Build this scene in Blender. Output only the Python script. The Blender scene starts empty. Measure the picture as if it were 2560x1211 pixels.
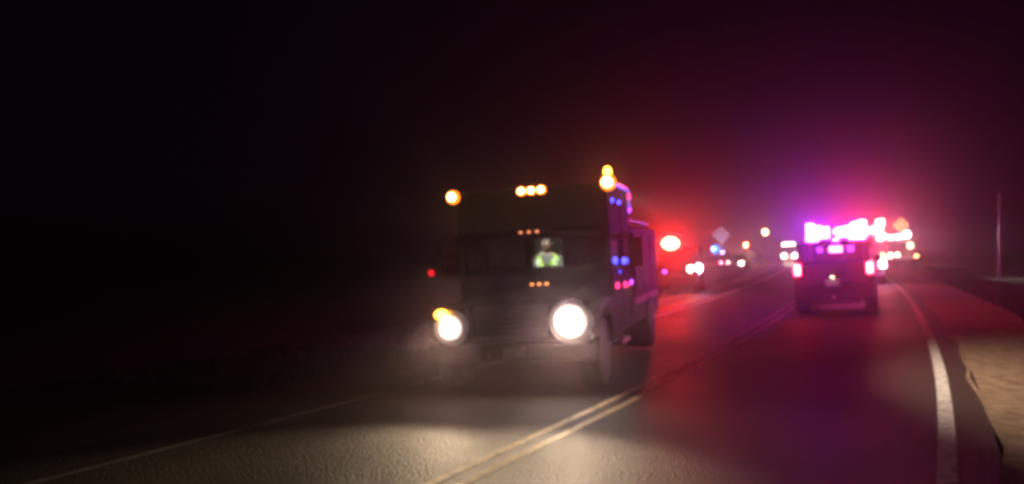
import bpy, bmesh, math, random
from mathutils import Vector, Matrix
random.seed(7)
R = math.radians
scene = bpy.context.scene
col = scene.collection

# ------------------------------------------------------------------ camera
EYE = 1.70
cam_data = bpy.data.cameras.new('camera')
cam = bpy.data.objects.new('camera', cam_data)
col.objects.link(cam)
cam.location = (0, 0, EYE)
cam.rotation_euler = (R(90), 0, 0)
cam_data.sensor_width = 36
cam_data.lens = 28.1
cam_data.shift_y = 0.0057
cam_data.clip_end = 3000
cam_data.dof.use_dof = True
cam_data.dof.focus_distance = 3.6
cam_data.dof.aperture_fstop = 1.6
cam_data.dof.aperture_blades = 0
scene.camera = cam

# ------------------------------------------------------------------ night sky
world = bpy.data.worlds.new('World')
scene.world = world
world.use_nodes = True
bg = world.node_tree.nodes['Background']
bg.inputs['Color'].default_value = (0.42, 0.16, 0.55, 1)
bg.inputs['Strength'].default_value = 0.0032

scene.view_settings.view_transform = 'Standard'
scene.view_settings.look = 'None'
scene.view_settings.gamma = 1
scene.view_settings.exposure = 0
scene.view_settings.use_curve_mapping = False
scene.render.engine = 'CYCLES'
cy = scene.cycles
cy.use_denoising = True
cy.max_bounces = 4
cy.volume_bounces = 0
cy.transparent_max_bounces = 12
cy.sample_clamp_indirect = 3.0
cy.use_light_tree = True
cy.filter_width = 3.4

# ------------------------------------------------------------------ materials
MATS = {}
def nodes_of(name):
    m = bpy.data.materials.new(name); m.use_nodes = True
    MATS[name] = m
    return m, m.node_tree.nodes, m.node_tree.links, m.node_tree.nodes['Principled BSDF']

def paint(name, rgb, rough=.35, metal=0., var=.25, scale=6., bump=0., coat=0., spec=.5):
    if name in MATS: return MATS[name]
    m, n, l, p = nodes_of(name)
    tc = n.new('ShaderNodeTexCoord')
    nz = n.new('ShaderNodeTexNoise'); nz.inputs['Scale'].default_value = scale; nz.inputs['Detail'].default_value = 6
    l.new(tc.outputs['Object'], nz.inputs['Vector'])
    rp = n.new('ShaderNodeValToRGB')
    a = [c * (1 - var) for c in rgb]; b = [min(1, c * (1 + var)) for c in rgb]
    rp.color_ramp.elements[0].position = .3; rp.color_ramp.elements[0].color = (*a, 1)
    rp.color_ramp.elements[1].position = .7; rp.color_ramp.elements[1].color = (*b, 1)
    l.new(nz.outputs['Fac'], rp.inputs['Fac']); l.new(rp.outputs['Color'], p.inputs['Base Color'])
    p.inputs['Roughness'].default_value = rough; p.inputs['Metallic'].default_value = metal
    p.inputs['Coat Weight'].default_value = coat; p.inputs['Specular IOR Level'].default_value = spec
    if bump:
        bp = n.new('ShaderNodeBump'); bp.inputs['Strength'].default_value = bump
        l.new(nz.outputs['Fac'], bp.inputs['Height']); l.new(bp.outputs['Normal'], p.inputs['Normal'])
    return m

def glow(rgb, s):
    name = 'lamp_%.2f_%.2f_%.2f_%g' % (*rgb, s)
    if name in MATS: return MATS[name]
    m, n, l, p = nodes_of(name)
    p.inputs['Base Color'].default_value = (*[.2 + .6 * c for c in rgb], 1)
    p.inputs['Roughness'].default_value = .15
    p.inputs['Emission Color'].default_value = (*rgb, 1)
    p.inputs['Emission Strength'].default_value = s
    return m

def hot_lens(r, st, rgb=(1., .76, .64)):
    m, n, l, p = nodes_of('headlamp_lens_%g_%g' % (r, st))
    tc = n.new('ShaderNodeTexCoord'); sp = n.new('ShaderNodeSeparateXYZ'); l.new(tc.outputs['Object'], sp.inputs[0])
    def mth(op, a, b=None):
        q = n.new('ShaderNodeMath'); q.operation = op
        for k, v in enumerate((a, b)):
            if v is None: continue
            if isinstance(v, (int, float)): q.inputs[k].default_value = v
            else: l.new(v, q.inputs[k])
        return q.outputs[0]
    rr = mth('ADD', mth('POWER', sp.outputs['Y'], 2), mth('POWER', sp.outputs['Z'], 2))
    wave = mth('ADD', mth('MULTIPLY', mth('SINE', mth('MULTIPLY', sp.outputs['Y'], 95.)), .35), 1.)     # fluted glass
    e = mth('MULTIPLY', mth('EXPONENT', mth('MULTIPLY', rr, -9. / (r * r))), st)
    l.new(mth('MULTIPLY', e, wave), p.inputs['Emission Strength'])
    p.inputs['Emission Color'].default_value = (*rgb, 1); p.inputs['Base Color'].default_value = (.5, .5, .5, 1); p.inputs['Roughness'].default_value = .2
    return m

def glass(name, tint, gl=.12):
    if name in MATS: return MATS[name]
    m = bpy.data.materials.new(name); m.use_nodes = True; MATS[name] = m
    n, l = m.node_tree.nodes, m.node_tree.links
    n.remove(n['Principled BSDF'])
    t = n.new('ShaderNodeBsdfTransparent'); t.inputs['Color'].default_value = (*tint, 1)
    g = n.new('ShaderNodeBsdfGlossy'); g.inputs['Roughness'].default_value = .04
    f = n.new('ShaderNodeFresnel'); f.inputs['IOR'].default_value = 1.5
    mx = n.new('ShaderNodeMixShader')
    l.new(f.outputs[0], mx.inputs[0]); l.new(t.outputs[0], mx.inputs[1]); l.new(g.outputs[0], mx.inputs[2])
    l.new(mx.outputs[0], n['Material Output'].inputs['Surface'])
    return m

M_BLACK = paint('black_rubber', (.016, .016, .017), .7)
M_PLASTIC = paint('dark_plastic', (.03, .03, .032), .5)
M_CHROME = paint('chrome', (.75, .75, .76), .14, 1., .06)
M_STEEL = paint('galvanised_steel', (.42, .43, .44), .42, .8, .2, 12)
M_ALU = paint('aluminium', (.6, .6, .61), .35, .9, .12)
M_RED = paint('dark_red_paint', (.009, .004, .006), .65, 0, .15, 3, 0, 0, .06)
M_DARK = paint('charcoal_paint', (.028, .026, .032), .3, 0, .2, 3, 0, .5)
M_GREY = paint('grey_paint', (.11, .11, .12), .35, 0, .2, 3, 0, .4)
M_WHITE = paint('white_paint', (.62, .62, .61), .35, 0, .1, 3, 0, .3)
M_GLASS = glass('windscreen_glass', (.8, .84, .82))
M_TINT = glass('tinted_glass', (.16, .17, .18))
M_INT = paint('cab_interior', (.03, .028, .028), .8)

def asphalt():
    m, n, l, p = nodes_of('damp_asphalt')
    tc = n.new('ShaderNodeTexCoord')
    big = n.new('ShaderNodeTexNoise'); big.inputs['Scale'].default_value = .35; big.inputs['Detail'].default_value = 5
    fine = n.new('ShaderNodeTexNoise'); fine.inputs['Scale'].default_value = 60; fine.inputs['Detail'].default_value = 4
    vo = n.new('ShaderNodeTexVoronoi'); vo.inputs['Scale'].default_value = 46
    for t in (big, fine, vo): l.new(tc.outputs['Object'], t.inputs['Vector'])
    rp = n.new('ShaderNodeValToRGB')
    rp.color_ramp.elements[0].position = .3; rp.color_ramp.elements[0].color = (.040, .034, .028, 1)
    rp.color_ramp.elements[1].position = .72; rp.color_ramp.elements[1].color = (.072, .061, .050, 1)
    l.new(big.outputs['Fac'], rp.inputs['Fac'])
    mix = n.new('ShaderNodeMixRGB'); mix.blend_type = 'OVERLAY'; mix.inputs['Fac'].default_value = .5
    l.new(rp.outputs['Color'], mix.inputs[1]); l.new(fine.outputs['Fac'], mix.inputs[2])
    l.new(mix.outputs['Color'], p.inputs['Base Color'])
    rr = n.new('ShaderNodeMapRange'); rr.inputs['From Min'].default_value = .3; rr.inputs['From Max'].default_value = .7
    rr.inputs['To Min'].default_value = .48; rr.inputs['To Max'].default_value = .62
    p.inputs['Specular IOR Level'].default_value = .17
    l.new(big.outputs['Fac'], rr.inputs['Value']); l.new(rr.outputs[0], p.inputs['Roughness'])
    bp = n.new('ShaderNodeBump'); bp.inputs['Strength'].default_value = .85; bp.inputs['Distance'].default_value = .018
    l.new(vo.outputs['Distance'], bp.inputs['Height']); l.new(bp.outputs['Normal'], p.inputs['Normal'])
    return m
M_ASPHALT = asphalt()
def worn_line(name, rgb):
    m, n, l, p = nodes_of(name)
    tc = n.new('ShaderNodeTexCoord')
    nz = n.new('ShaderNodeTexNoise'); nz.inputs['Scale'].default_value = 9; nz.inputs['Detail'].default_value = 9; nz.inputs['Roughness'].default_value = .75
    l.new(tc.outputs['Object'], nz.inputs['Vector'])
    rp = n.new('ShaderNodeValToRGB')
    rp.color_ramp.elements[0].position = .36; rp.color_ramp.elements[0].color = (*[c * .3 for c in rgb], 1)
    rp.color_ramp.elements[1].position = .55; rp.color_ramp.elements[1].color = (*rgb, 1)
    l.new(nz.outputs['Fac'], rp.inputs['Fac']); l.new(rp.outputs['Color'], p.inputs['Base Color'])
    p.inputs['Roughness'].default_value = .65; p.inputs['Specular IOR Level'].default_value = .35
    return m
M_LINE_W = worn_line('white_line_paint', (.82, .80, .78))
M_LINE_Y = worn_line('yellow_line_paint', (.66, .52, .28))
M_LINE_F = worn_line('faded_line_paint', (.22, .21, .20))
M_DIRT = paint('gravel_dirt', (.26, .18, .115), .9, 0, .45, 5, .6)
M_SOIL = paint('dark_soil', (.035, .032, .022), .95, 0, .5, 1.2, .4)
M_PALE = paint('pale_gravel', (.42, .40, .33), .85, 0, .3, 2.5, .4)

# ------------------------------------------------------------------ helpers
def tag(o, label=None, cat=None, group=None, kind=None):
    if label: o['label'] = label
    if cat: o['category'] = cat
    if group: o['group'] = group
    if kind: o['kind'] = kind
    return o

def link(name, me, mat, parent=None, loc=(0, 0, 0), rot=(0, 0, 0)):
    o = bpy.data.objects.new(name, me)
    col.objects.link(o)
    if mat is not None and not me.materials: me.materials.append(mat)
    o.location = loc; o.rotation_euler = rot
    if parent is not None: o.parent = parent
    return o

def empty(name, loc, rotz=0, roll=0):
    o = bpy.data.objects.new(name, None)
    col.objects.link(o); o.empty_display_size = .3
    o.location = loc; o.rotation_euler = (0, roll, rotz)
    return o

def to_mesh(bm, name, smooth=False):
    bmesh.ops.recalc_face_normals(bm, faces=bm.faces)
    me = bpy.data.meshes.new(name); bm.to_mesh(me); bm.free()
    if smooth:
        for f in me.polygons: f.use_smooth = True
    return me

def add_box(bm, c, s, bev=0., rot=None):
    m = Matrix.Translation(c) @ (rot or Matrix.Identity(4)) @ Matrix.Diagonal((*s, 1))
    r = bmesh.ops.create_cube(bm, size=1, matrix=m)
    if bev:
        es = {e for v in r['verts'] for e in v.link_edges}
        bmesh.ops.bevel(bm, geom=list(es), offset=bev, segments=2, affect='EDGES', profile=.6)

def box(name, c, s, mat, parent, bev=.01, rot=(0, 0, 0)):
    bm = bmesh.new(); add_box(bm, (0, 0, 0), s, min(bev, min(s) * .45))
    return link(name, to_mesh(bm, name), mat, parent, c, rot)

def boxes(name, lst, mat, parent, bev=.006):
    bm = bmesh.new()
    for c, s in lst: add_box(bm, c, s, min(bev, min(s) * .45))
    return link(name, to_mesh(bm, name), mat, parent)

def add_tube(bm, p, q, r0, r1=None, seg=12):
    p, q = Vector(p), Vector(q); d = q - p
    rot = d.to_track_quat('Z', 'Y').to_matrix().to_4x4()
    bmesh.ops.create_cone(bm, cap_ends=True, segments=seg, radius1=r0, radius2=r0 if r1 is None else r1, depth=d.length,
                          matrix=Matrix.Translation((p + q) / 2) @ rot)

def tube(name, pts, r, mat, parent, seg=12):
    bm = bmesh.new()
    for a, b in zip(pts[:-1], pts[1:]): add_tube(bm, a, b, r, seg=seg)
    return link(name, to_mesh(bm, name), mat, parent)

def dome(name, c, r, mat, parent, sc=(1, 1, 1)):
    bm = bmesh.new()
    bmesh.ops.create_uvsphere(bm, u_segments=16, v_segments=10, radius=r, matrix=Matrix.Diagonal((*sc, 1)))
    return link(name, to_mesh(bm, name, True), mat, parent, c)

def lathe_x(name, prof, mat, parent, c=(0, 0, 0), seg=28):
    """profile (x, r) revolved about local X"""
    bm = bmesh.new(); rings = []
    for x, r in prof:
        rings.append([bm.verts.new((x, r * math.cos(2 * math.pi * k / seg), r * math.sin(2 * math.pi * k / seg))) for k in range(seg)])
    for a, b in zip(rings[:-1], rings[1:]):
        for k in range(seg): bm.faces.new((a[k], a[(k + 1) % seg], b[(k + 1) % seg], b[k]))
    bm.faces.new(rings[0]); bm.faces.new(list(reversed(rings[-1])))
    return link(name, to_mesh(bm, name, True), mat, parent, c)

def shell(name, prof, hw_low, hw_top, z0, z1, mat, parent, bev=.05, xoff=0, cuts=()):
    """side outline (y, z) swept across the width, narrowing from hw_low at z0 to hw_top at z1"""
    bm = bmesh.new()
    def hw(z):
        t = min(1, max(0, (z - z0) / max(1e-4, z1 - z0))); return hw_low + (hw_top - hw_low) * t
    a = [bm.verts.new((xoff - hw(z), y, z)) for y, z in prof]
    b = [bm.verts.new((xoff + hw(z), y, z)) for y, z in prof]
    n = len(prof)
    bm.faces.new(a); bm.faces.new(list(reversed(b)))
    for k in range(n): bm.faces.new((a[k], b[k], b[(k + 1) % n], a[(k + 1) % n]))
    bmesh.ops.recalc_face_normals(bm, faces=bm.faces)
    if bev: bmesh.ops.bevel(bm, geom=list(bm.edges), offset=bev, segments=2, affect='EDGES', profile=.6, clamp_overlap=True)
    return link(name, to_mesh(bm, name), mat, parent)

def wheel(parent, x, y, r, w, rim=M_ALU):
    s = 1 if x > 0 else -1
    t = lathe_x('wheel', [(-w / 2, r * .62), (-w / 2, r * .93), (-w * .38, r), (w * .38, r), (w / 2, r * .93), (w / 2, r * .62)], M_BLACK, parent, (x, y, r))
    lathe_x('rim', [(0, .02), (s * w * .42, r * .2), (s * w * .40, r * .30), (s * w * .3, r * .5), (s * w * .49, r * .6), (s * w * .3, r * .62), (0, r * .62)], rim, t)
    return t

def spot(name, parent, loc, direction, watts, angle, blend, color, radius=.08):
    d = bpy.data.lights.new(name, 'SPOT'); d.energy = watts; d.spot_size = R(angle); d.spot_blend = blend
    d.color = color; d.shadow_soft_size = radius
    o = bpy.data.objects.new(name, d); col.objects.link(o); o.parent = parent
    o.location = loc; o.rotation_euler = Vector(direction).to_track_quat('-Z', 'Y').to_euler()
    return o

def lens_lamp(name, c, r, outer, so, inner, si, parent, front, sc=(1, 1, 1), k=.62):
    o = dome(name, c, r, glow(outer, so), parent, sc)
    dome('bulb', (front[0] * r * sc[0] * .62, front[1] * r * sc[1] * .62, 0), r * k, glow(inner, si), o, (sc[0], max(.5, sc[1] * .8), sc[2]))
    return o
RED = (1., .012, .03); BLUE = (.06, .07, 1.); AMBER = (1., .33, .02); WARM = (1., .80, .64); COOL = (.92, .86, 1.)
VIOLET = (.38, .05, 1.); CYAN = (.01, .36, 1.); PINK = (1., .03, .16); TAIL = (1., .02, .04)

# ------------------------------------------------------------------ the road: a left-hand bend, banked to the left
BANK = .05
DL = 1.0
def heading(l):
    pts = [(-40, 33), (0, 28.4), (8, 25.8), (25, 23.8), (50, 22), (80, 20), (120, 16), (200, 10), (500, 0)]
    for (a, ha), (b, hb) in zip(pts[:-1], pts[1:]):
        if l <= b: return R(ha + (hb - ha) * (l - a) / (b - a))
    return 0.
LINE = {}
i0 = 0
x, y = 3.28, 6.02          # the white edge line beside the camera
LINE[0] = (x, y, heading(0))
for k in range(0, 420):
    h = heading(k * DL); x += math.sin(h) * DL; y += math.cos(h) * DL; LINE[k + 1] = (x, y, heading((k + 1) * DL))
x, y = 3.28, 6.02
for k in range(0, -60, -1):
    h = heading(k * DL); x -= math.sin(h) * DL; y -= math.cos(h) * DL; LINE[k - 1] = (x, y, heading((k - 1) * DL))
def zed(d):
    """cross fall: d = metres right of the white edge line"""
    if d < -11: return -BANK * 11 - .02 * min(-11 - d, 20)
    if d < .55: return BANK * d
    if d < 2.2: return .0275 - .06 * (d - .55)
    if d < 6: return -.0715 - .02 * (d - 2.2)
    return -.1475 + .012 * (d - 6)
def at(l, d, dz=0.):
    k = int(math.floor(l)); t = l - k
    ax, ay, ah = LINE[k]; bx, by, bh = LINE[min(k + 1, 420)]
    px, py, h = ax + (bx - ax) * t, ay + (by - ay) * t, ah + (bh - ah) * t
    return Vector((px + d * math.cos(h), py - d * math.sin(h), zed(d) + dz))
def head_at(l): return LINE[int(l)][2]
def strip(name, ds, l0, l1, dz, mat, step=1, wob=0.):
    vs, fs = [], []
    ls = list(range(l0, l1 + 1, step)); n = len(ds)
    for l in ls:
        for j, d in enumerate(ds):
            w = 0
            if wob and j in (0, n - 1): w = wob * (math.sin(l * .9 + j) * .5 + math.sin(l * 2.3 + 2 * j) * .35 + random.uniform(-.25, .25))
            vs.append(at(l, d + w, dz))
    for i in range(len(ls) - 1):
        for j in range(n - 1):
            a = i * n + j; fs.append((a, a + 1, a + n + 1, a + n))
    me = bpy.data.meshes.new(name); me.from_pydata(vs, [], fs); me.update()
    for f in me.polygons: f.use_smooth = True
    return link(name, me, mat)

tag(strip('ground', [-420, -160, -60, -30, -20, -14, -11, -9, -7, -3.5, 0, .55, 1.2, 2.2, 4, 6, 10, 16, 30, 80, 300], -60, 420, -.035, M_SOIL, 2), kind='structure')
tag(strip('road', [-8.1, -7, -5.2, -3.5, -1.7, 0, .38], -60, 418, 0, M_ASPHALT), kind='structure')
tag(strip('shoulder', [-13.5, -11, -9.5, -8.1], 8, 300, -.006, paint('packed_gravel', (.30, .26, .22), .85, 0, .3, 4, .4), 1, .25), kind='structure')
tag(strip('dirt_verge', [.34, .9, 1.5, 2.35], -30, 120, .003, M_DIRT, 1, .10), kind='structure')
rd = 'white_edge_line'
tag(strip('edge_line', [-.07, .07], -60, 300, .004, M_LINE_W), kind='structure')
tag(strip('edge_line', [-7.05, -6.95], -60, 14, .004, M_LINE_F), kind='structure')
tag(strip('edge_line', [-7.09, -6.91], 14, 300, .004, M_LINE_W), kind='structure')
tag(strip('centre_line', [-3.675, -3.575], -60, 300, .004, M_LINE_Y), kind='structure')
tag(strip('centre_line', [-3.425, -3.325], -60, 300, .004, M_LINE_Y), kind='structure')

def patch(name, l0, l1, d0, d1, mat):
    bm = bmesh.new(); n = 40; c = []
    for k in range(n):
        a = 2 * math.pi * k / n
        rr = 1 + .10 * math.sin(3 * a + l0) + .07 * math.sin(7 * a) + random.uniform(-.04, .04)
        l = (l0 + l1) / 2 + (l1 - l0) / 2 * rr * math.copysign(abs(math.cos(a)) ** .6, math.cos(a))
        d = (d0 + d1) / 2 + (d1 - d0) / 2 * rr * math.copysign(abs(math.sin(a)) ** .6, math.sin(a))
        c.append(bm.verts.new(at(l, d, .012)))
    mid = bm.verts.new(at((l0 + l1) / 2, (d0 + d1) / 2, .02))
    for k in range(n): bm.faces.new((c[k], c[(k + 1) % n], mid))
    return tag(link(name, to_mesh(bm, name, True), mat), kind='structure')
patch('gravel_driveway', 40, 49, 4.8, 12, M_PALE)
patch('gravel_layby', 78, 106, 6.5, 10, M_PALE)

# grass on both verges: nobody could count it
def grass(name, l0, l1, d0, d1, n, label):
    vs, fs = [], []
    for k in range(n):
        l = l0 + (l1 - l0) * random.random() ** 1.7; d = random.uniform(d0, d1)
        if 33 < l < 51 and 5 < d < 10: continue
        if 61 < l < 101 and 4.8 < d < 10: continue
        p = at(l, d, -.04); a = random.uniform(0, 6.28); hgt = random.uniform(.10, .30); w = .012 + .0006 * l
        q = Vector((math.cos(a) * w, math.sin(a) * w, 0)); t = Vector((random.uniform(-.12, .12), random.uniform(-.12, .12), hgt))
        b = len(vs); vs += [p - q, p + q, p + t * .6 + q * .7, p + t]; fs += [(b, b + 1, b + 2), (b, b + 2, b + 3)]
    me = bpy.data.meshes.new(name); me.from_pydata(vs, [], fs); me.update()
    return tag(link(name, me, paint('verge_grass', (.06, .065, .028), .8, 0, .4, .8)), label, 'grass', kind='stuff')
grass('grass', 0, 90, 2.3, 8, 26000, 'dry grass on the verge right of the dirt strip')
grass('grass', 2, 60, -13.5, -9.2, 5000, 'dark grass beyond the far edge of the road')

# ------------------------------------------------------------------ shared vehicle pieces
def place(name, l, d, away=True, dyaw=0.):
    p = at(l, d)
    h = head_at(l) + R(dyaw)
    return empty(name, p, -h if away else math.pi - h, -BANK if away else BANK)

def lamp_box(name, parent, c, s, rgb, st, housing=True):
    o = box(name, c, s, glow(rgb, st), parent, min(s) * .3)
    return o

# ------------------------------------------------------------------ the big truck coming towards us
def truck():
    t = empty('fire_truck', (.03, 10.8, -.27), math.pi - R(17), BANK * 1.1)
    tag(t, 'large dark red truck with two blazing headlights, filling the oncoming lane', 'truck')
    # bonnet: sloping nose with rounded shoulders
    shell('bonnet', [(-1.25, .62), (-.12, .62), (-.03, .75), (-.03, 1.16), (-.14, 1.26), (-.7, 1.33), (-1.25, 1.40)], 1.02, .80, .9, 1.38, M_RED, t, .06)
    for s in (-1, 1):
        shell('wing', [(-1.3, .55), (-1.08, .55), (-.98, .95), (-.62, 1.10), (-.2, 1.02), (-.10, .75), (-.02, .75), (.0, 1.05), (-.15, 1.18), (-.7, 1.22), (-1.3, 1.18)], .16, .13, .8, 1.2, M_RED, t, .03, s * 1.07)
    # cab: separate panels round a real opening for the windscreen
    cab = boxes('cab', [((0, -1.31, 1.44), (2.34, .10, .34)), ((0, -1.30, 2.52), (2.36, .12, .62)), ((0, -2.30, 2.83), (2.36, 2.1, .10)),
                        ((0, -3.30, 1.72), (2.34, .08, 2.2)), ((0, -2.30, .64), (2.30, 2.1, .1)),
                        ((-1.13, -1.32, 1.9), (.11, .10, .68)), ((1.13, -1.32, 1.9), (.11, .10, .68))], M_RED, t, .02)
    for s in (-1, 1):
        d = boxes('door', [((s * 1.15, -1.85, 1.12), (.07, .96, 1.0)), ((s * 1.15, -1.85, 2.48), (.07, .96, .72)), ((s * 1.15, -1.40, 1.87), (.065, .06, .52)), ((s * 1.15, -2.30, 1.87), (.065, .06, .52))], M_RED, t, .012)
        box('door_window', (s * 1.15, -1.85, 1.87), (.012, .84, .54), M_TINT, d, .002)
        box('door_handle', (s * 1.20, -2.2, 1.42), (.035, .16, .035), M_CHROME, d)
        box('crew_panel', (s * 1.15, -2.83, 1.70), (.07, .86, 2.16), M_RED, t, .015)
        box('crew_window', (s * 1.187, -2.80, 1.95), (.012, .55, .48), M_TINT, t, .003)
        tube('grab_rail', [(s * 1.27, -2.40, .85), (s * 1.27, -2.40, 1.75)], .022, M_CHROME, t)
        box('step', (s * 1.10, -1.9, .48), (.32, .8, .06), M_ALU, t)
        tube('mirror_arm', [(s * 1.16, -1.36, 2.05), (s * 1.52, -1.26, 2.05), (s * 1.52, -1.26, 1.60), (s * 1.16, -1.36, 1.58)], .016, M_PLASTIC, t)
        mi = box('mirror', (s * 1.56, -1.25, 1.83), (.22, .08, .42), M_PLASTIC, t, .03)
        box('mirror_glass', (s * 1.56, -1.295, 1.83), (.18, .006, .36), M_CHROME, mi, .002).location = (0, -.045, 0)
    # windscreen, visor, wipers
    box('windscreen', (0, -1.305, 1.905), (2.16, .012, .60), M_GLASS, t, .002)
    box('windscreen_divider', (0, -1.29, 1.905), (.035, .03, .60), M_BLACK, t, .004)
    v = box('sun_visor', (0, -1.13, 2.175), (2.26, .22, .13), M_RED, t, .03, (R(-14), 0, 0))
    for s in (-.55, .45): tube('wiper', [(s, -1.27, 1.60), (s + .38, -1.285, 1.72)], .012, M_BLACK, t, 6)
    # front: grille with slats, bumper, number plate
    g = box('grille', (0, -.01, .97), (1.02, .05, .44), M_PLASTIC, t, .02)
    for k in range(6): box('grille_slat', (0, .03, -.17 + k * .068), (.94, .03, .026), M_PLASTIC, g, .008)
    box('bumper', (0, .0, .56), (2.42, .12, .24), M_PLASTIC, t, .04)
    for s in (-.28, .28): box('tow_hook', (s, .10, .54), (.06, .12, .10), M_CHROME, t, .02)
    box('number_plate', (-.05, .067, .56), (.32, .012, .16), M_GREY, t, .004)
    box('bonnet_badge', (-.05, .0, 1.235), (.20, .03, .045), M_CHROME, t, .01)
    box('bonnet_latch', (.62, -.75, 1.365), (.16, .05, .03), M_CHROME, t, .01)
    # headlamps: image-left one half dipped with an amber indicator above it, image-right one facing us
    def lamp_unit(hb, x, z, r, st):
        ring = [(-.05, r + .03), (.05, r + .03), (.055, r + .02), (.02, r + .006), (-.05, r + .006)]
        bz = lathe_x('headlight_bezel', ring, M_STEEL, hb, (x, .06, z)); bz.rotation_euler = (0, 0, R(90))
        ln = lathe_x('headlight_lens', [(0, r), (.03, r * .95), (.055, r * .6), (.065, .01)], hot_lens(r, st), hb, (x, .09, z)); ln.rotation_euler = (0, 0, R(90))
    for s in (1, -1):
        hb = box('headlight', (s * .85, .0, .96), (.56, .12, .50), M_RED, t, .05)
        if s > 0: lamp_unit(hb, -.02, -.04, .21, 150.)
        else: lamp_unit(hb, 0, 0, .26, 420.)
        bmn = spot('headlight_beam', hb, (0, .30, 0), (s * -.04, 1, -.19), 330 if s > 0 else 400, 31, .7, (1., .74, .46), .12); bmn.scale = (3.2, 1, 1)
    dome('indicator', (.93, .18, 1.11), .085, glow(AMBER, 26), t, (1.1, .7, .75))
        # amber roof lamps
    for s, z in ((1.20, 2.82), (-1.22, 2.86)):
        tube('lamp_stalk', [(s, -1.36, 2.80), (s, -1.26, 2.80)], .05, M_PLASTIC, t)
        if s < 0: spot('verge_fill_beam', t, (s - .06, -1.2, z - .16), (-.92, .06, -.36), 3600, 40, 1., (1., .76, .56), .1).scale = (3.4, 1, 1)  # added spot that brightens the dirt verge and right edge line
        lens_lamp('roof_lamp', (s, -1.22, z), .105 if s > 0 else .12, (1., .22, .01), 2.5, (1., .55, .2), 30 if s > 0 else 45, t, (0, 1))
    tube('beacon_stem', [(-1.17, -1.5, 2.85), (-1.17, -1.5, 3.0)], .02, M_PLASTIC, t)
    dome('beacon', (-1.17, -1.5, 3.05), .055, glow(AMBER, 34), t, (1, 1, 1.25))
    for k in (-1, 0, 1):
        lens_lamp('identification_lamp', (-.06 + k * .155, -1.21, 2.83), .072, (1., .22, .01), 2.5, (1., .5, .18), 36, t, (0, 1), (1.05, .8, .95))
        dome('visor_glow_dot', (-.04 + k * .125, -1.01, 2.205), .022, glow((1., .30, .12), 1.6), t, (1.3, .8, .8))  # visor dots glow to imitate reflected amber light
        dome('cowl_glow_dot', (-.10 + k * .115, -1.22, 1.425), .024, glow((1., .30, .08), 2.4), t, (1.3, .8, .8))  # same on the cowl: reflected amber built as glowing dots
    dome('mirror_red_dome', (1.62, -1.19, 1.67), .05, glow(RED, 1.1), t)  # small dim red glowing dome on the mirror
    # body behind the cab with lockers and a rolled hose deck
    box('body', (0, -5.1, 1.45), (2.36, 3.4, 1.7), M_RED, t, .04)
    box('chassis', (0, -3.6, .55), (.9, 6.2, .2), M_PLASTIC, t, .02)
    for s in (-1, 1):
        for k, yy in enumerate((-3.95, -5.05, -6.15)):
            sh = box('locker_shutter', (s * 1.192, yy, 1.65), (.02, .95, 1.05), M_RED, t, .004)
            for q in range(9): box('shutter_slat', (s * .014, 0, -.46 + q * .115), (.016, .92, .098), M_RED, sh, .006)
        box('reflective_stripe', (s * 1.19, -5.1, .98), (.012, 3.3, .12), M_WHITE, t, .002)
        box('crew_stripe', (s * 1.192, -2.83, 1.32), (.012, .82, .10), M_WHITE, t, .002)
        wheel(t, s * 1.02, -.62, .48, .28); wheel(t, s * .98, -5.2, .50, .5)
    tube('ladder', [(-1.05, -3.6, 2.42), (-1.05, -6.7, 2.42)], .03, M_ALU, t)
    tube('ladder', [(-.65, -3.6, 2.42), (-.65, -6.7, 2.42)], .03, M_ALU, t)
    tube('roof_rail', [(-1.16, -1.5, 2.93), (-1.16, -3.3, 2.93)], .022, M_CHROME, t)
    # domes that glow as police light glinting on the near flank, plus a rear lamp
    for y_, z_, c_, s_, r_ in ((-1.55, 2.62, BLUE, 5, .035), (-2.15, 2.62, BLUE, 5, .035), (-1.50, 1.72, BLUE, 4, .05), (-2.35, 1.70, BLUE, 5, .055), (-1.9, 1.55, BLUE, 2, .035),
                               (-1.62, 1.34, PINK, 4, .045), (-2.35, 1.32, PINK, 4, .045), (-3.25, 2.78, PINK, 5, .04), (-3.22, 2.55, VIOLET, 4, .04), (-3.0, 1.34, VIOLET, 8, .035)):
        dome('side_glow', (-1.21, y_, z_), r_, glow(c_, s_), t, (.6, 1.1, 1))
    tube('trim_edge_glow', [(-1.195, -1.45, 2.88), (-1.195, -3.3, 2.88)], .016, glow((.25, .16, 1.), 1.3), t, 8)  # roof trim made to glow, imitating bluish light along its edge
    tube('trim_edge_glow', [(-1.195, -3.32, 2.86), (-1.195, -3.32, 2.5)], .016, glow((.45, .16, 1.), 1.0), t, 8)  # rear edge of the cab glows the same way
    # cab interior
    box('dashboard', (0, -1.55, 1.60), (2.1, .36, .16), M_INT, t, .04)
    box('driver_seat', (.09, -2.64, 1.75), (.47, .14, .92), paint('pale_seat_cover', (.62, .64, .58), .8), t, .05)
    box('passenger_seat', (.68, -2.62, 1.66), (.46, .14, .82), M_INT, t, .05)
    rl = box('reading_lamp', (.06, -1.75, 2.72), (.12, .12, .04), glow((1, .98, .88), 6), t, .01)
    spot('reading_beam', rl, (0, 0, -.04), (0, -.48, -.85), 230, 38, .25, (1., .98, .90), .03)
    return t
TRUCK = truck()

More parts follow.
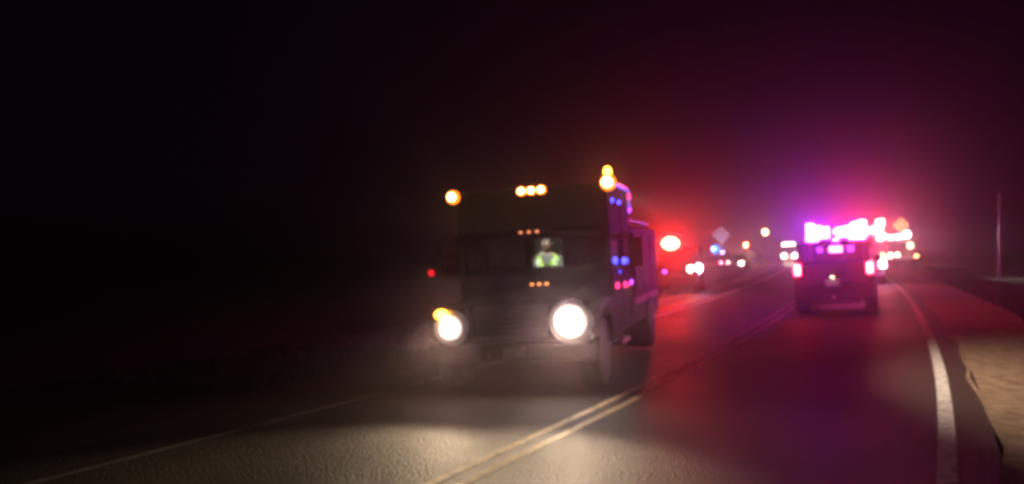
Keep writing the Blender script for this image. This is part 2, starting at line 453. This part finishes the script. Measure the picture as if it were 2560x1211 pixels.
def driver():
    """one continuous skinned body seated in the truck cab, its vest and hair as children"""
    base = TRUCK.matrix_basis @ Vector((.03, -2.36, 1.27))
    J = {'pelvis': ((0, 0, .0), .15), 'waist': ((0, .0, .20), .135), 'chest': ((0, -.01, .42), .155), 'collar': ((0, -.01, .56), .085), 'neck': ((0, .01, .63), .056), 'chin': ((0, .04, .71), .075),
         'head': ((0, .03, .80), .095), 'crown': ((0, .01, .87), .07),
         'shoulder_l': ((-.19, -.01, .52), .068), 'elbow_l': ((-.27, .14, .28), .05), 'wrist_l': ((-.16, .38, .32), .032), 'hand_l': ((-.14, .46, .34), .036),
         'shoulder_r': ((.19, -.01, .52), .068), 'elbow_r': ((.27, .14, .28), .05), 'wrist_r': ((.16, .38, .32), .032), 'hand_r': ((.14, .46, .34), .036),
         'hip_l': ((-.11, .06, -.03), .10), 'knee_l': ((-.14, .46, .02), .07), 'ankle_l': ((-.14, .52, -.40), .045), 'toe_l': ((-.14, .66, -.45), .035),
         'hip_r': ((.11, .06, -.03), .10), 'knee_r': ((.14, .46, .02), .07), 'ankle_r': ((.14, .52, -.40), .045), 'toe_r': ((.14, .66, -.45), .035)}
    E = [('pelvis', 'waist'), ('waist', 'chest'), ('chest', 'collar'), ('collar', 'neck'), ('neck', 'chin'), ('chin', 'head'), ('head', 'crown')]
    for q in 'lr':
        E += [('collar', 'shoulder_' + q), ('shoulder_' + q, 'elbow_' + q), ('elbow_' + q, 'wrist_' + q), ('wrist_' + q, 'hand_' + q), ('pelvis', 'hip_' + q), ('hip_' + q, 'knee_' + q), ('knee_' + q, 'ankle_' + q), ('ankle_' + q, 'toe_' + q)]
        sx = -1 if q == 'l' else 1
        for f in range(4):      # fingers closed on the wheel
            a, b, c = 'f%s%da' % (q, f), 'f%s%db' % (q, f), 'f%s%dc' % (q, f)
            zz = .36 - f * .021
            J[a] = ((sx * .14 - sx * .02, .50, zz), .0095); J[b] = ((sx * .11 - sx * .02, .53, zz - .004), .009); J[c] = ((sx * .10, .49, zz - .006), .008)
            E += [('hand_' + q, a), (a, b), (b, c)]
        J['t%sa' % q] = ((sx * .12, .45, .385), .011); J['t%sb' % q] = ((sx * .105, .49, .395), .009)
        E += [('hand_' + q, 't%sa' % q), ('t%sa' % q, 't%sb' % q)]
    names = list(J); idx = {n: i for i, n in enumerate(names)}
    me = bpy.data.meshes.new('person'); me.from_pydata([J[n][0] for n in names], [(idx[a], idx[b]) for a, b in E], [])
    o = bpy.data.objects.new('person', me); col.objects.link(o)
    sk = o.modifiers.new('skin', 'SKIN'); sub = o.modifiers.new('sub', 'SUBSURF'); sub.levels = sub.render_levels = 2
    for i, n in enumerate(names):
        sv = me.skin_vertices[0].data[i]; r = J[n][1]
        sv.radius = (r * 1.25, r * .85) if n in ('waist', 'chest', 'pelvis') else (r, r); sv.use_root = (n == 'pelvis')
    m, n_, l_, p_ = nodes_of('skin_and_work_clothes')
    tc = n_.new('ShaderNodeTexCoord'); sp = n_.new('ShaderNodeSeparateXYZ'); l_.new(tc.outputs['Object'], sp.inputs[0])
    cr = n_.new('ShaderNodeValToRGB'); cr.color_ramp.interpolation = 'CONSTANT'
    cr.color_ramp.elements[0].color = (.05, .05, .06, 1); cr.color_ramp.elements[1].position = .595; cr.color_ramp.elements[1].color = (.15, .08, .055, 1)
    l_.new(sp.outputs['Z'], cr.inputs['Fac']); l_.new(cr.outputs['Color'], p_.inputs['Base Color']); p_.inputs['Roughness'].default_value = .6
    me.materials.append(m)
    dg = bpy.context.evaluated_depsgraph_get(); ev = o.evaluated_get(dg)
    baked = bpy.data.meshes.new_from_object(ev); o.modifiers.clear(); o.data = baked
    for f in baked.polygons: f.use_smooth = True
    o.location = base; o.rotation_euler = TRUCK.rotation_euler
    tag(o, 'person in a yellow-green high-visibility vest behind the truck windscreen', 'person')
    # vest: two front panels leaving a V at the neck, back, and silver tape
    bm = bmesh.new(); seg = 40; rows = [(.05, .19, .150), (.20, .20, .150), (.34, .22, .158), (.45, .235, .155), (.52, .235, .13), (.585, .15, .10)]
    grid = []
    for z, rx, ry in rows:
        grid.append([bm.verts.new((rx * math.cos(2 * math.pi * k / seg), -.005 + ry * math.sin(2 * math.pi * k / seg), z)) for k in range(seg)])
    for i in range(len(rows) - 1):
        for k in range(seg):
            c = (grid[i][k].co + grid[i + 1][(k + 1) % seg].co) / 2
            if c.y > 0 and abs(c.x) < (c.z - .30) * .42: continue
            bm.faces.new((grid[i][k], grid[i][(k + 1) % seg], grid[i + 1][(k + 1) % seg], grid[i + 1][k]))
    bmesh.ops.solidify(bm, geom=bm.faces[:], thickness=.006)
    ve = link('high_visibility_vest', to_mesh(bm, 'vest', True), paint('lime_vest', (.52, .78, .05), .6, 0, .1, 12), o)
    bm = bmesh.new()
    for sx in (-1, 1): add_box(bm, (sx * .14, .125, .40), (.045, .02, .26), .004, Matrix.Rotation(R(12), 4, 'X'))
    add_box(bm, (0, .155, .14), (.30, .015, .05), .004)
    link('reflective_tape', to_mesh(bm, 'tape'), paint('silver_tape', (.7, .72, .72), .35, .4), ve)
    bm = bmesh.new(); bmesh.ops.create_uvsphere(bm, u_segments=16, v_segments=10, radius=.108, matrix=Matrix.Translation((0, .012, .835)) @ Matrix.Diagonal((.95, 1.02, .8, 1)))
    link('hair', to_mesh(bm, 'hair', True), paint('dark_hair', (.03, .022, .016), .7), o)
    fs = paint('face_skin', (.15, .08, .055), .6)
    bm = bmesh.new(); add_tube(bm, (0, .105, .785), (0, .14, .752), .010, .016, 8); link('nose', to_mesh(bm, 'nose', True), fs, o)
    for sx in (-1, 1):
        dome('eye', (sx * .035, .112, .79), .013, paint('eye', (.5, .5, .5), .2), o)
        dome('ear', (sx * .093, .025, .775), .025, fs, o, (.4, .7, 1.1))
    box('mouth', (0, .118, .715), (.05, .012, .010), paint('lips', (.25, .09, .07), .6), o, .003)
    # steering wheel belongs to the truck
    bm = bmesh.new()
    for k in range(28):
        a, b = 2 * math.pi * k / 28, 2 * math.pi * (k + 1) / 28
        add_tube(bm, (.2 * math.cos(a), 0, .2 * math.sin(a)), (.2 * math.cos(b), 0, .2 * math.sin(b)), .015, seg=8)
    for a in (0, 2.1, 4.2): add_tube(bm, (0, -.02, 0), (.2 * math.cos(a), 0, .2 * math.sin(a)), .012, seg=6)
    link('steering_wheel', to_mesh(bm, 'steering_wheel', True), M_BLACK, TRUCK, (.03, -1.80, 1.50), (R(-35), 0, 0))
driver()

# ------------------------------------------------------------------ the patrol vehicle ahead of us
def suv(name, l, d, label, mat=M_DARK):
    t = place(name, l, d, True); tag(t, label, 'suv')
    shell('body', [(-2.92, .58), (-2.98, .75), (-2.95, 1.38), (1.45, 1.40), (2.55, 1.26), (2.72, 1.1), (2.74, .62), (2.5, .48), (-2.7, .48)], 1.0, .95, .7, 1.4, mat, t, .04)
    shell('roof', [(-2.72, 1.90), (-2.60, 2.0), (.55, 2.02), (.85, 1.94)], .80, .76, 1.90, 2.02, mat, t, .02)
    for s in (-1, 1):
        shell('rear_pillar', [(-2.94, 1.37), (-2.62, 1.37), (-2.48, 1.93), (-2.74, 1.93)], .085, .075, 1.37, 1.95, mat, t, .015, s * .83)
        shell('middle_pillar', [(-.35, 1.38), (-.2, 1.38), (-.25, 1.93), (-.38, 1.93)], .04, .04, 1.37, 1.95, mat, t, .01, s * .84)
        shell('front_pillar', [(1.36, 1.38), (1.5, 1.38), (.88, 1.94), (.76, 1.94)], .04, .04, 1.37, 1.95, mat, t, .01, s * .82)
        box('side_window', (s * .845, -1.45, 1.655), (.015, 2.1, .50), M_TINT, t, .004, (0, R(-s * 9), 0))
        box('side_window', (s * .845, .35, 1.655), (.015, 1.05, .50), M_TINT, t, .004, (0, R(-s * 9), 0))
        box('mirror', (s * 1.12, 1.05, 1.45), (.2, .1, .2), M_PLASTIC, t, .04)
        for y in (1.85, -1.85): wheel(t, s * .88, y, .42, .28)
        box('taillight', (s * .90, -2.97, 1.24), (.15, .06, .28), glow(TAIL, 120), t, .03)
        box('mudflap', (s * .88, -2.36, .40), (.34, .02, .56), M_BLACK, t, .005)
    shell('windscreen', [(1.48, 1.39), (1.51, 1.39), (.90, 1.94), (.87, 1.94)], .80, .74, 1.39, 1.94, M_TINT, t, 0)
    tg = box('tailgate', (0, -2.965, 1.12), (1.56, .05, .50), mat, t, .02)
    box('tailgate_handle', (0, -.035, -.02), (.34, .03, .06), M_PLASTIC, tg, .01)
    for k in (0, 1): box('badge', (.34 + k * .13, -.032, .12), (.08, .012, .055), M_CHROME, tg, .01)
    rw = shell('rear_window', [(-2.90, 1.40), (-2.88, 1.40), (-2.72, 1.90), (-2.74, 1.90)], .74, .70, 1.40, 1.90, glass('rear_glass', (.55, .56, .58)), t, 0)
    tube('rear_wiper', [(.0, -2.93, 1.40), (.34, -2.88, 1.52)], .012, M_BLACK, rw, 6)
    box('rear_bumper', (0, -3.02, .66), (1.94, .18, .34), mat, t, .05)
    box('number_plate', (-.02, -3.118, .88), (.36, .012, .19), M_WHITE, t, .003)
    box('plate_lamp', (-.02, -3.17, 1.03), (.06, .03, .015), glow((1., .72, .45), 28), t, .005)
    box('tow_hitch', (0, -3.16, .50), (.09, .2, .09), M_STEEL, t, .015)
    for k in (0, 1): box('trailer_socket', (.33 + k * .10, -3.118, .86 + .03 * k), (.06, .03, .06), M_CHROME, t, .012)
    box('rear_axle', (0, -1.85, .42), (1.6, .16, .16), M_PLASTIC, t, .05)
    box('undertray', (0, -2.5, .40), (1.3, .7, .2), M_PLASTIC, t, .05)
    return t
t = suv('patrol_suv', 19.1, -2.0, 'dark police SUV driving ahead in our lane, white number plate on its tailgate')
def lightbar(t, y, z, w, mods, gap=.006, h=.11, dep=.26):
    b = box('light_bar', (0, y, z), (w, dep, .05), M_PLASTIC, t, .02)
    n = len(mods); mw = w / n
    for k, (c, s, *hh) in enumerate(mods):
        q = hh[0] if hh else h
        if c is None:
            box('light_bar_cap', (-w / 2 + mw * (k + .5), 0, .075), (mw - gap, dep * .9, h), M_PLASTIC, b, .015); continue
        box('warning_lamp', (-w / 2 + mw * (k + .5), 0, .02 + q / 2), (mw - gap, dep * .92, q), glow(c, s), b, .015)
    for s in (-1, 1): box('light_bar_foot', (s * w * .4, 0, -.035), (.06, .12, .05), M_PLASTIC, b, .01)
    return b
lightbar(t, .15, 2.10, 1.66, [((.30, .03, 1.), 220, .44), ((.32, .03, 1.), 220, .36), ((.40, .04, 1.), 150, .32), (None, 0), ((1., .06, .6), 45, .30), ((1., .03, .25), 150, .32), ((1., .03, .14), 190, .42), ((1., .05, .10), 190, .46)], h=.10)
box('corner_lamp', (-.66, -.30, 2.09), (.34, .08, .16), glow((.34, .03, 1.), 90), t, .03)
box('corner_lamp', (.58, -.30, 2.09), (.44, .08, .14), glow((1., .03, .2), 90), t, .03)
for k, (c, s, xx) in enumerate(((VIOLET, 8, -.32), ((1., .12, .6), 70, 0.), ((1., .12, .6), 70, .16), (VIOLET, 14, .45))):
    box('rear_window_lamp', (xx, -2.66, 1.76), (.15, .05, .15), glow(c, s), t, .015)
for s in (-1, 1): box('red_marker', (s * .55, -2.80, 1.94), (.05, .03, .03), glow(RED, 3), t, .008)

# ------------------------------------------------------------------ the ambulance in front of the pickup
def ambulance(name, l, d, label):
    t = place(name, l, d, True); tag(t, label, 'ambulance')
    bx = box('box_body', (0, .2, 1.72), (2.3, 3.9, 2.0), M_WHITE, t, .06)
    shell('cab', [(2.1, .6), (4.1, .6), (4.2, .8), (4.15, 1.15), (3.2, 1.32), (2.65, 2.05), (2.1, 2.05)], 1.0, .85, 1.2, 2.05, M_WHITE, t, .05)
    box('windscreen', (0, 2.98, 1.68), (1.6, .02, .8), M_TINT, t, .004, (R(-52 + 16), 0, 0))
    for s in (-1, 1):
        dr = box('rear_door', (s * .42, -1.765, 1.6), (.80, .05, 1.6), M_WHITE, t, .02)
        box('door_window', (0, -.03, .38), (.46, .02, .46), M_TINT, dr, .01)
        box('door_handle', (-s * .3, -.05, -.15), (.04, .05, .2), M_CHROME, dr, .01)
        wheel(t, s * .98, -.6, .40, .36); wheel(t, s * .95, 3.2, .40, .26)
        box('body_stripe', (s * 1.152, .2, 1.35), (.012, 3.8, .22), M_RED, t, .003)
    box('rear_bumper', (0, -1.9, .52), (2.2, .28, .2), M_ALU, t, .03)
    mods = [((1., .04, .3), 95), ((1., .04, .25), 95), ((1., .07, .15), 100), ((1., .12, .07), 110)]
    for k in range(4):
        c, s = mods[k]
        box('rear_flasher', (-.82 + k * .55, -1.80, 2.60), (.44, .06, .26), glow(c, s), t, .03)
    box('corner_flasher', (1.0, -1.70, 2.90), (.30, .2, .30), glow((1., .12, .08), 170), t, .03)
    box('scene_lamp', (.98, -1.80, 2.25), (.22, .06, .22), glow((1., .14, .12), 180), t, .03)
    box('scene_lamp', (-.98, -1.80, 2.25), (.22, .06, .22), glow((.6, .04, 1.), 140), t, .03)
    box('stop_lamp', (1.0, -1.80, 1.32), (.16, .06, .22), glow((1., .35, .15), 30), t, .03)
    box('reversing_lamp', (1.03, -1.80, .98), (.20, .06, .34), glow((.7, .6, 1.), 40), t, .03)
    box('stop_lamp', (-1.0, -1.80, 1.32), (.16, .06, .22), glow(RED, 30), t, .03)
    return t
ambulance('ambulance', 36.4, -1.5, 'white box ambulance ablaze with rear flashers, just ahead of the dark police SUV')

# ------------------------------------------------------------------ recovery truck on the right shoulder
def recovery(name, l, d, label):
    t = place(name, l, d, True); tag(t, label, 'tow truck')
    shell('cab', [(.3, .6), (2.6, .6), (2.7, .8), (2.65, 1.3), (1.8, 1.45), (1.35, 2.2), (.3, 2.2)], 1.08, .9, 1.3, 2.2, M_GREY, t, .05)
    box('rear_window', (0, .285, 1.8), (1.4, .02, .5), M_TINT, t, .006)
    box('deck', (0, -1.6, 1.0), (2.3, 3.6, .16), M_STEEL, t, .02)
    box('chassis', (0, -.6, .68), (.9, 5.2, .2), M_PLASTIC, t, .02)
    for s in (-1, 1):
        tube('gantry_post', [(s * .85, .15, 1.08), (s * .85, .15, 2.42)], .05, M_STEEL, t)
        wheel(t, s * .95, -1.9, .42, .4); wheel(t, s * .95, 1.8, .42, .28)
        box('taillight', (s * 1.02, -3.42, 1.12), (.24, .06, .16), glow((1., .35, .12), 16), t, .02)
        box('mudflap', (s * .95, -2.6, .5), (.4, .03, .5), M_BLACK, t, .006)
    tube('gantry_bar', [(-.9, .15, 2.42), (.9, .15, 2.42)], .05, M_STEEL, t)
    for xx, c, s, r in ((-.78, (1., .8, .7), 40, .16), (-.25, (.9, .95, 1.), 30, .13), (.2, (.9, .95, 1.), 30, .13), (.78, (.85, .95, 1.), 45, .20)):
        dome('floodlight', (xx, .05, 2.52 + (.14 if abs(xx) > .5 else 0)), r, glow(c, s), t, (1.1, .8, 1))
    spot('added_fill_beam', t, (.9, -.1, 2.75), (.45, -.88, -.20), 3200, 40, 1., (1., .95, .74), .1)  # added spot to brighten the gravel driveway
    spot('added_fill_beam', t, (.2, .4, 2.55), (.3, 1, .06), 1800, 70, .8, (1., .9, .8), .1)  # added spot to brighten the orange sign and gravel layby
    for xx, z, c, s, r in ((-.95, 1.75, (1., .5, .2), 26, .17), (.98, 1.85, (1., .45, .18), 30, .16), (-.6, 1.22, (1., .65, .4), 24, .13), (-.15, 1.25, (1., .65, .4), 20, .11)):
        dome('work_lamp', (xx, -.05 if z > 1.5 else -3.4, z), r, glow(c, s), t, (1, .7, 1.15))
    return t
recovery('tow_truck', 58.5, 1.5, 'tow truck with white floodlights on its gantry, on the right shoulder below the orange sign')

# ------------------------------------------------------------------ cars on the left shoulder
def estate(name, l, d, label, mat, away=False, dyaw=0.):
    t = place(name, l, d, away, dyaw); t.rotation_euler[1] = 0; tag(t, label, 'car')
    shell('body', [(-2.4, .45), (-2.45, .9), (-2.35, 1.08), (.95, 1.08), (2.1, .98), (2.4, .82), (2.42, .45), (2.1, .3), (-2.1, .3)], .95, .90, .6, 1.08, mat, t, .05)
    shell('greenhouse', [(-2.30, 1.06), (-1.95, 1.66), (-.1, 1.74), (.35, 1.68), (1.15, 1.06)], .88, .70, 1.06, 1.74, M_TINT, t, .03)
    shell('roof', [(-1.95, 1.66), (-.1, 1.75), (.38, 1.68), (.30, 1.73), (-.1, 1.80), (-1.90, 1.72)], .73, .70, 1.66, 1.78, mat, t, .01)
    for s in (-1, 1):
        shell('pillar', [(.95, 1.06), (1.10, 1.06), (.38, 1.70), (.26, 1.70)], .035, .03, 1.06, 1.7, mat, t, .008, s * .80)
        shell('rear_pillar', [(-1.2, 1.06), (-1.05, 1.06), (-1.0, 1.70), (-1.12, 1.70)], .035, .03, 1.06, 1.7, mat, t, .008, s * .80)
        box('mirror', (s * 1.0, .85, 1.12), (.2, .1, .14), mat, t, .04)
        for y in (1.45, -1.45): wheel(t, s * .86, y, .36, .24)
        box('headlight', (s * .68, 2.34, .80), (.38, .10, .16), M_CHROME, t, .04)
    gr = box('grille', (0, 2.405, .70), (.8, .04, .24), M_PLASTIC, t, .02)
    for k in range(4): box('grille_slat', (0, .025, -.08 + .053 * k), (.74, .02, .018), M_CHROME, gr, .005)
    box('bumper', (0, 2.44, .46), (1.8, .12, .2), mat, t, .04)
    return t

# van with the big red beacon
def van():
    t = place('rescue_van', 33.3, -9.7, False, -6); t.rotation_euler[1] = 0
    tag(t, 'van under one huge glaring red beacon, just right of the big truck', 'van')
    shell('body', [(-2.7, .45), (-2.75, .8), (-2.7, 2.1), (-2.5, 2.2), (.9, 2.2), (1.2, 2.1), (1.75, 1.32), (2.4, 1.10), (2.5, .9), (2.52, .5), (2.3, .38), (-2.5, .38)], 1.0, .86, 1.1, 2.2, M_RED, t, .05)
    box('windscreen', (0, 1.53, 1.70), (1.62, .02, .86), M_TINT, t, .005, (R(-35), 0, 0))
    for s in (-1, 1):
        box('side_window', (s * .965, .75, 1.58), (.02, .8, .48), M_TINT, t, .01, (0, R(-s * 7), 0))
        box('mirror', (s * 1.12, 1.3, 1.4), (.18, .1, .28), M_PLASTIC, t, .04)
        for y in (1.6, -1.7): wheel(t, s * .9, y, .38, .25)
    box('bumper', (0, 2.5, .52), (1.92, .14, .24), M_PLASTIC, t, .05)
    gr = box('grille', (0, 2.50, .88), (.9, .04, .2), M_PLASTIC, t, .02)
    for k in range(3): box('grille_slat', (0, .025, -.06 + .06 * k), (.8, .02, .02), M_CHROME, gr, .005)
    box('headlight', (.72, 2.45, .92), (.3, .1, .2), M_CHROME, t, .04)
    box('headlight', (-.72, 2.45, .92), (.3, .1, .2), M_CHROME, t, .04)
    bb = box('beacon_base', (.25, 1.0, 2.22), (1.1, .34, .08), M_PLASTIC, t, .02)
    o = lens_lamp('beacon', (.42, 1.02, 2.40), .42, (1., .012, .02), 3.5, (1., .03, .012), 300, t, (0, 1), (1.75, .7, 1.3), .60)
    spot('beacon_throw', o, (0, .6, 0), (-.1, 1, -.5), 700, 90, 1., (1., .02, .03), .2)
    dome('side_flasher', (-.62, 2.5, 1.20), .11, glow((1., .62, .4), 60), t, (.9, .6, 1.3))
    dome('side_flasher', (-.98, 2.1, 1.22), .14, glow((.85, .6, 1.), 70), t, (.9, .6, 1.4))
    dome('grille_flasher', (.55, 2.53, 1.06), .05, glow(VIOLET, 20), t)
    dome('roof_marker', (.8, .95, 2.26), .07, glow((1., .1, .8), 6), t)
van()

a = estate('patrol_car', 54.7, -10.9, 'dark car with a bright blue flasher on its roof, on the left shoulder', M_DARK, False, 40)
lightbar(a, -.3, 1.86, 1.3, [(None, 0), ((.5, .35, 1.), 25), (None, 0), (None, 0), (None, 0)], h=.09)
lens_lamp('roof_flasher', (.52, -.2, 2.15), .30, (0., .22, 1.), 4, (.2, .8, 1.), 90, a, (-.2, 1), (1.15, .8, 1.), .45)
for xx, yy, zz, c, s, r in ((.55, 2.42, 1.0, (.8, .45, 1.), 40, .15), (-.1, 2.42, 1.02, (1., .35, .9), 20, .10), (-.95, .6, 1.15, (1., .25, .4), 20, .09), (-.98, -.1, 1.16, (1., .4, .4), 20, .09), (-.98, -1.4, 1.1, (1., .6, .5), 40, .14)):
    dome('grille_flasher' if yy > 2 else 'side_flasher', (xx, yy, zz), r, glow(c, s), a, (1, 1, .8))

spot('headlight_beam', a, (0, 2.6, .8), (-.25, 1, -.22), 1300, 90, .8, (1., .85, .75), .1)
b = estate('patrol_car', 95.7, -11.5, 'small distant car with a red flasher on its roof, left of the road', M_GREY, False, 30)
lightbar(b, -.3, 1.86, 1.3, [(None, 0), (None, 0), (None, 0), (None, 0), (None, 0)], h=.06)
lens_lamp('roof_flasher', (.2, -.1, 2.6), .42, (1., .02, .01), 5, (1., .5, .2), 40, b, (-.2, 1), (1, .8, 1.1), .55)
tube('flasher_mast', [(.2, -.3, 1.78), (.2, -.1, 2.35)], .03, M_PLASTIC, b)
dome('headlight_lens', (-.75, 2.45, .95), .34, glow((1., .72, .5), 60), b, (1, .5, 1.3))
dome('headlight_lens', (.75, 2.45, .80), .28, glow((1., .85, .8), 60), b, (1, .5, 1))
dome('side_flasher', (-.2, 2.42, 1.02), .14, glow(BLUE, 14), b)

# far van driving towards us, its lamps glaring
def far_van():
    t = place('white_van', 107.9, -6.4, False); tag(t, 'distant oncoming van whose white lamps glare and streak down the road', 'van')
    shell('body', [(-2.7, .5), (-2.7, 2.4), (1.0, 2.4), (1.7, 1.5), (2.4, 1.2), (2.5, .5)], 1.0, .9, 1.1, 2.4, M_WHITE, t, .05)
    box('windscreen', (0, 1.44, 1.95), (1.6, .02, 1.0), M_TINT, t, .005, (R(-38), 0, 0))
    for s in (-1, 1):
        for y in (1.6, -1.7): wheel(t, s * .9, y, .38, .25)
        dome('headlight', (s * .66, 2.45, .98), .26, glow(WARM, 30), t, (1, .5, 1))
        box('mirror', (s * 1.12, 1.4, 1.5), (.18, .1, .28), M_PLASTIC, t, .04)
    for s in (-.55, 0, .55): dome('roof_lamp', (s, 1.0, 2.50), .20, glow(WARM, 24), t, (1, .6, 1))
    box('bumper', (0, 2.5, .55), (1.9, .14, .24), M_PLASTIC, t, .05)
    spot('headlight_beam', t, (0, 2.7, 1.0), (0, 1, -.22), 1500, 26, .8, WARM, .3)
far_van()

# ------------------------------------------------------------------ signs and posts
def diamond(name, p, zc, side, yaw, mat, label, back=False):
    t = empty(name, p, yaw); tag(t, label, 'road sign')
    bm = bmesh.new(); add_box(bm, (0, 0, 0), (side, .012, side), 0)
    bmesh.ops.bevel(bm, geom=[e for e in bm.edges if abs((e.verts[0].co - e.verts[1].co).y) > .01], offset=.06, segments=3, affect='EDGES')
    link('sign_panel', to_mesh(bm, 'sign_panel'), mat, t, (0, 0, zc), (0, R(45), 0))
    bm = bmesh.new()
    add_box(bm, (0, .03, zc / 2 + .1), (.06, .035, zc + .9), .005)
    link('post', to_mesh(bm, 'post'), M_STEEL, t)
    for dz in (-.3, .3): box('bolt', (0, -.012, zc + dz), (.03, .02, .03), M_CHROME, t, .004)
p = at(62.5, 2.1); diamond('road_sign', p, 3.55, .92, -R(20), paint('orange_sign', (.75, .15, .02), .5, 0, .06), 'orange diamond road sign above the tow truck')
p = at(57, -10.95)
dv = Matrix.Rotation(-a.rotation_euler[2], 3, 'Z') @ (p + Vector((0, 0, 3.25)) - a.location - Vector((0, 0, 2.0)))
spot('sign_fill_spot', a, (0, -.3, 2.05), dv, 110, 60, .6, (.8, .7, 1.), .05)  # added spot, there only to brighten the pale sign
diamond('road_sign', p, 3.25, 1.05, -R(18), paint('sign_back', (.62, .62, .64), .5), 'pale bare diamond sign seen from behind, beside the blue flasher')

def post(name, p, h, r, mat, label, cat):
    t = empty(name, p); tag(t, label, cat)
    bm = bmesh.new(); add_tube(bm, (0, 0, -.3), (0, 0, h), r, r * .75, 14); link('pole', to_mesh(bm, 'pole'), mat, t)
    return t
p = at(46.4, 6.0)
t = post('marker_pole', p, 5.0, .10, paint('pale_pole', (.72, .70, .70), .32, .85, .1, 5), 'slim pale pole standing by the gravel driveway at the right', 'pole')
box('pole_collar', (0, 0, 1.5), (.25, .25, .06), M_STEEL, t, .01)
p = at(111.3, -9.5)
t = post('beacon_post', p, 4.3, .06, M_STEEL, 'far post carrying a single amber light left of the road', 'lamp post')
box('lamp_housing', (0, .1, 4.4), (.6, .3, .6), M_PLASTIC, t, .04)
dome('lamp_lens', (0, -.08, 4.4), .30, glow((1., .62, .22), 46), t, (1, .5, 1.2))
p = at(82.5, 5.6)
t = post('marker_post', p, 2.6, .04, M_STEEL, 'thin post with a red reflector given a faint glow, right of the tow truck', 'marker post')
dome('red_marker', (0, -.06, 2.6), .12, glow(RED, .9), t, (1, .5, 1))  # light returned by the reflector, built as its own glow

# ------------------------------------------------------------------ haze: added air volume that imitates glare and bloom round the lamps
bm = bmesh.new(); add_box(bm, (30, 130, 2.5), (700, 700, 15.0)); hz = link('haze', to_mesh(bm, 'haze'), None)
hm = bpy.data.materials.new('glare_haze'); hm.use_nodes = True
n = hm.node_tree.nodes; n.remove(n['Principled BSDF'])
pv = n.new('ShaderNodeVolumePrincipled'); pv.inputs['Color'].default_value = (1., .76, .88, 1)
pv.inputs['Density'].default_value = .005; pv.inputs['Anisotropy'].default_value = .92
hm.node_tree.links.new(pv.outputs[0], n['Material Output'].inputs['Volume'])
hz.data.materials.append(hm); tag(hz, 'thin added haze imitating lamp glare over the road', 'haze', kind='stuff')
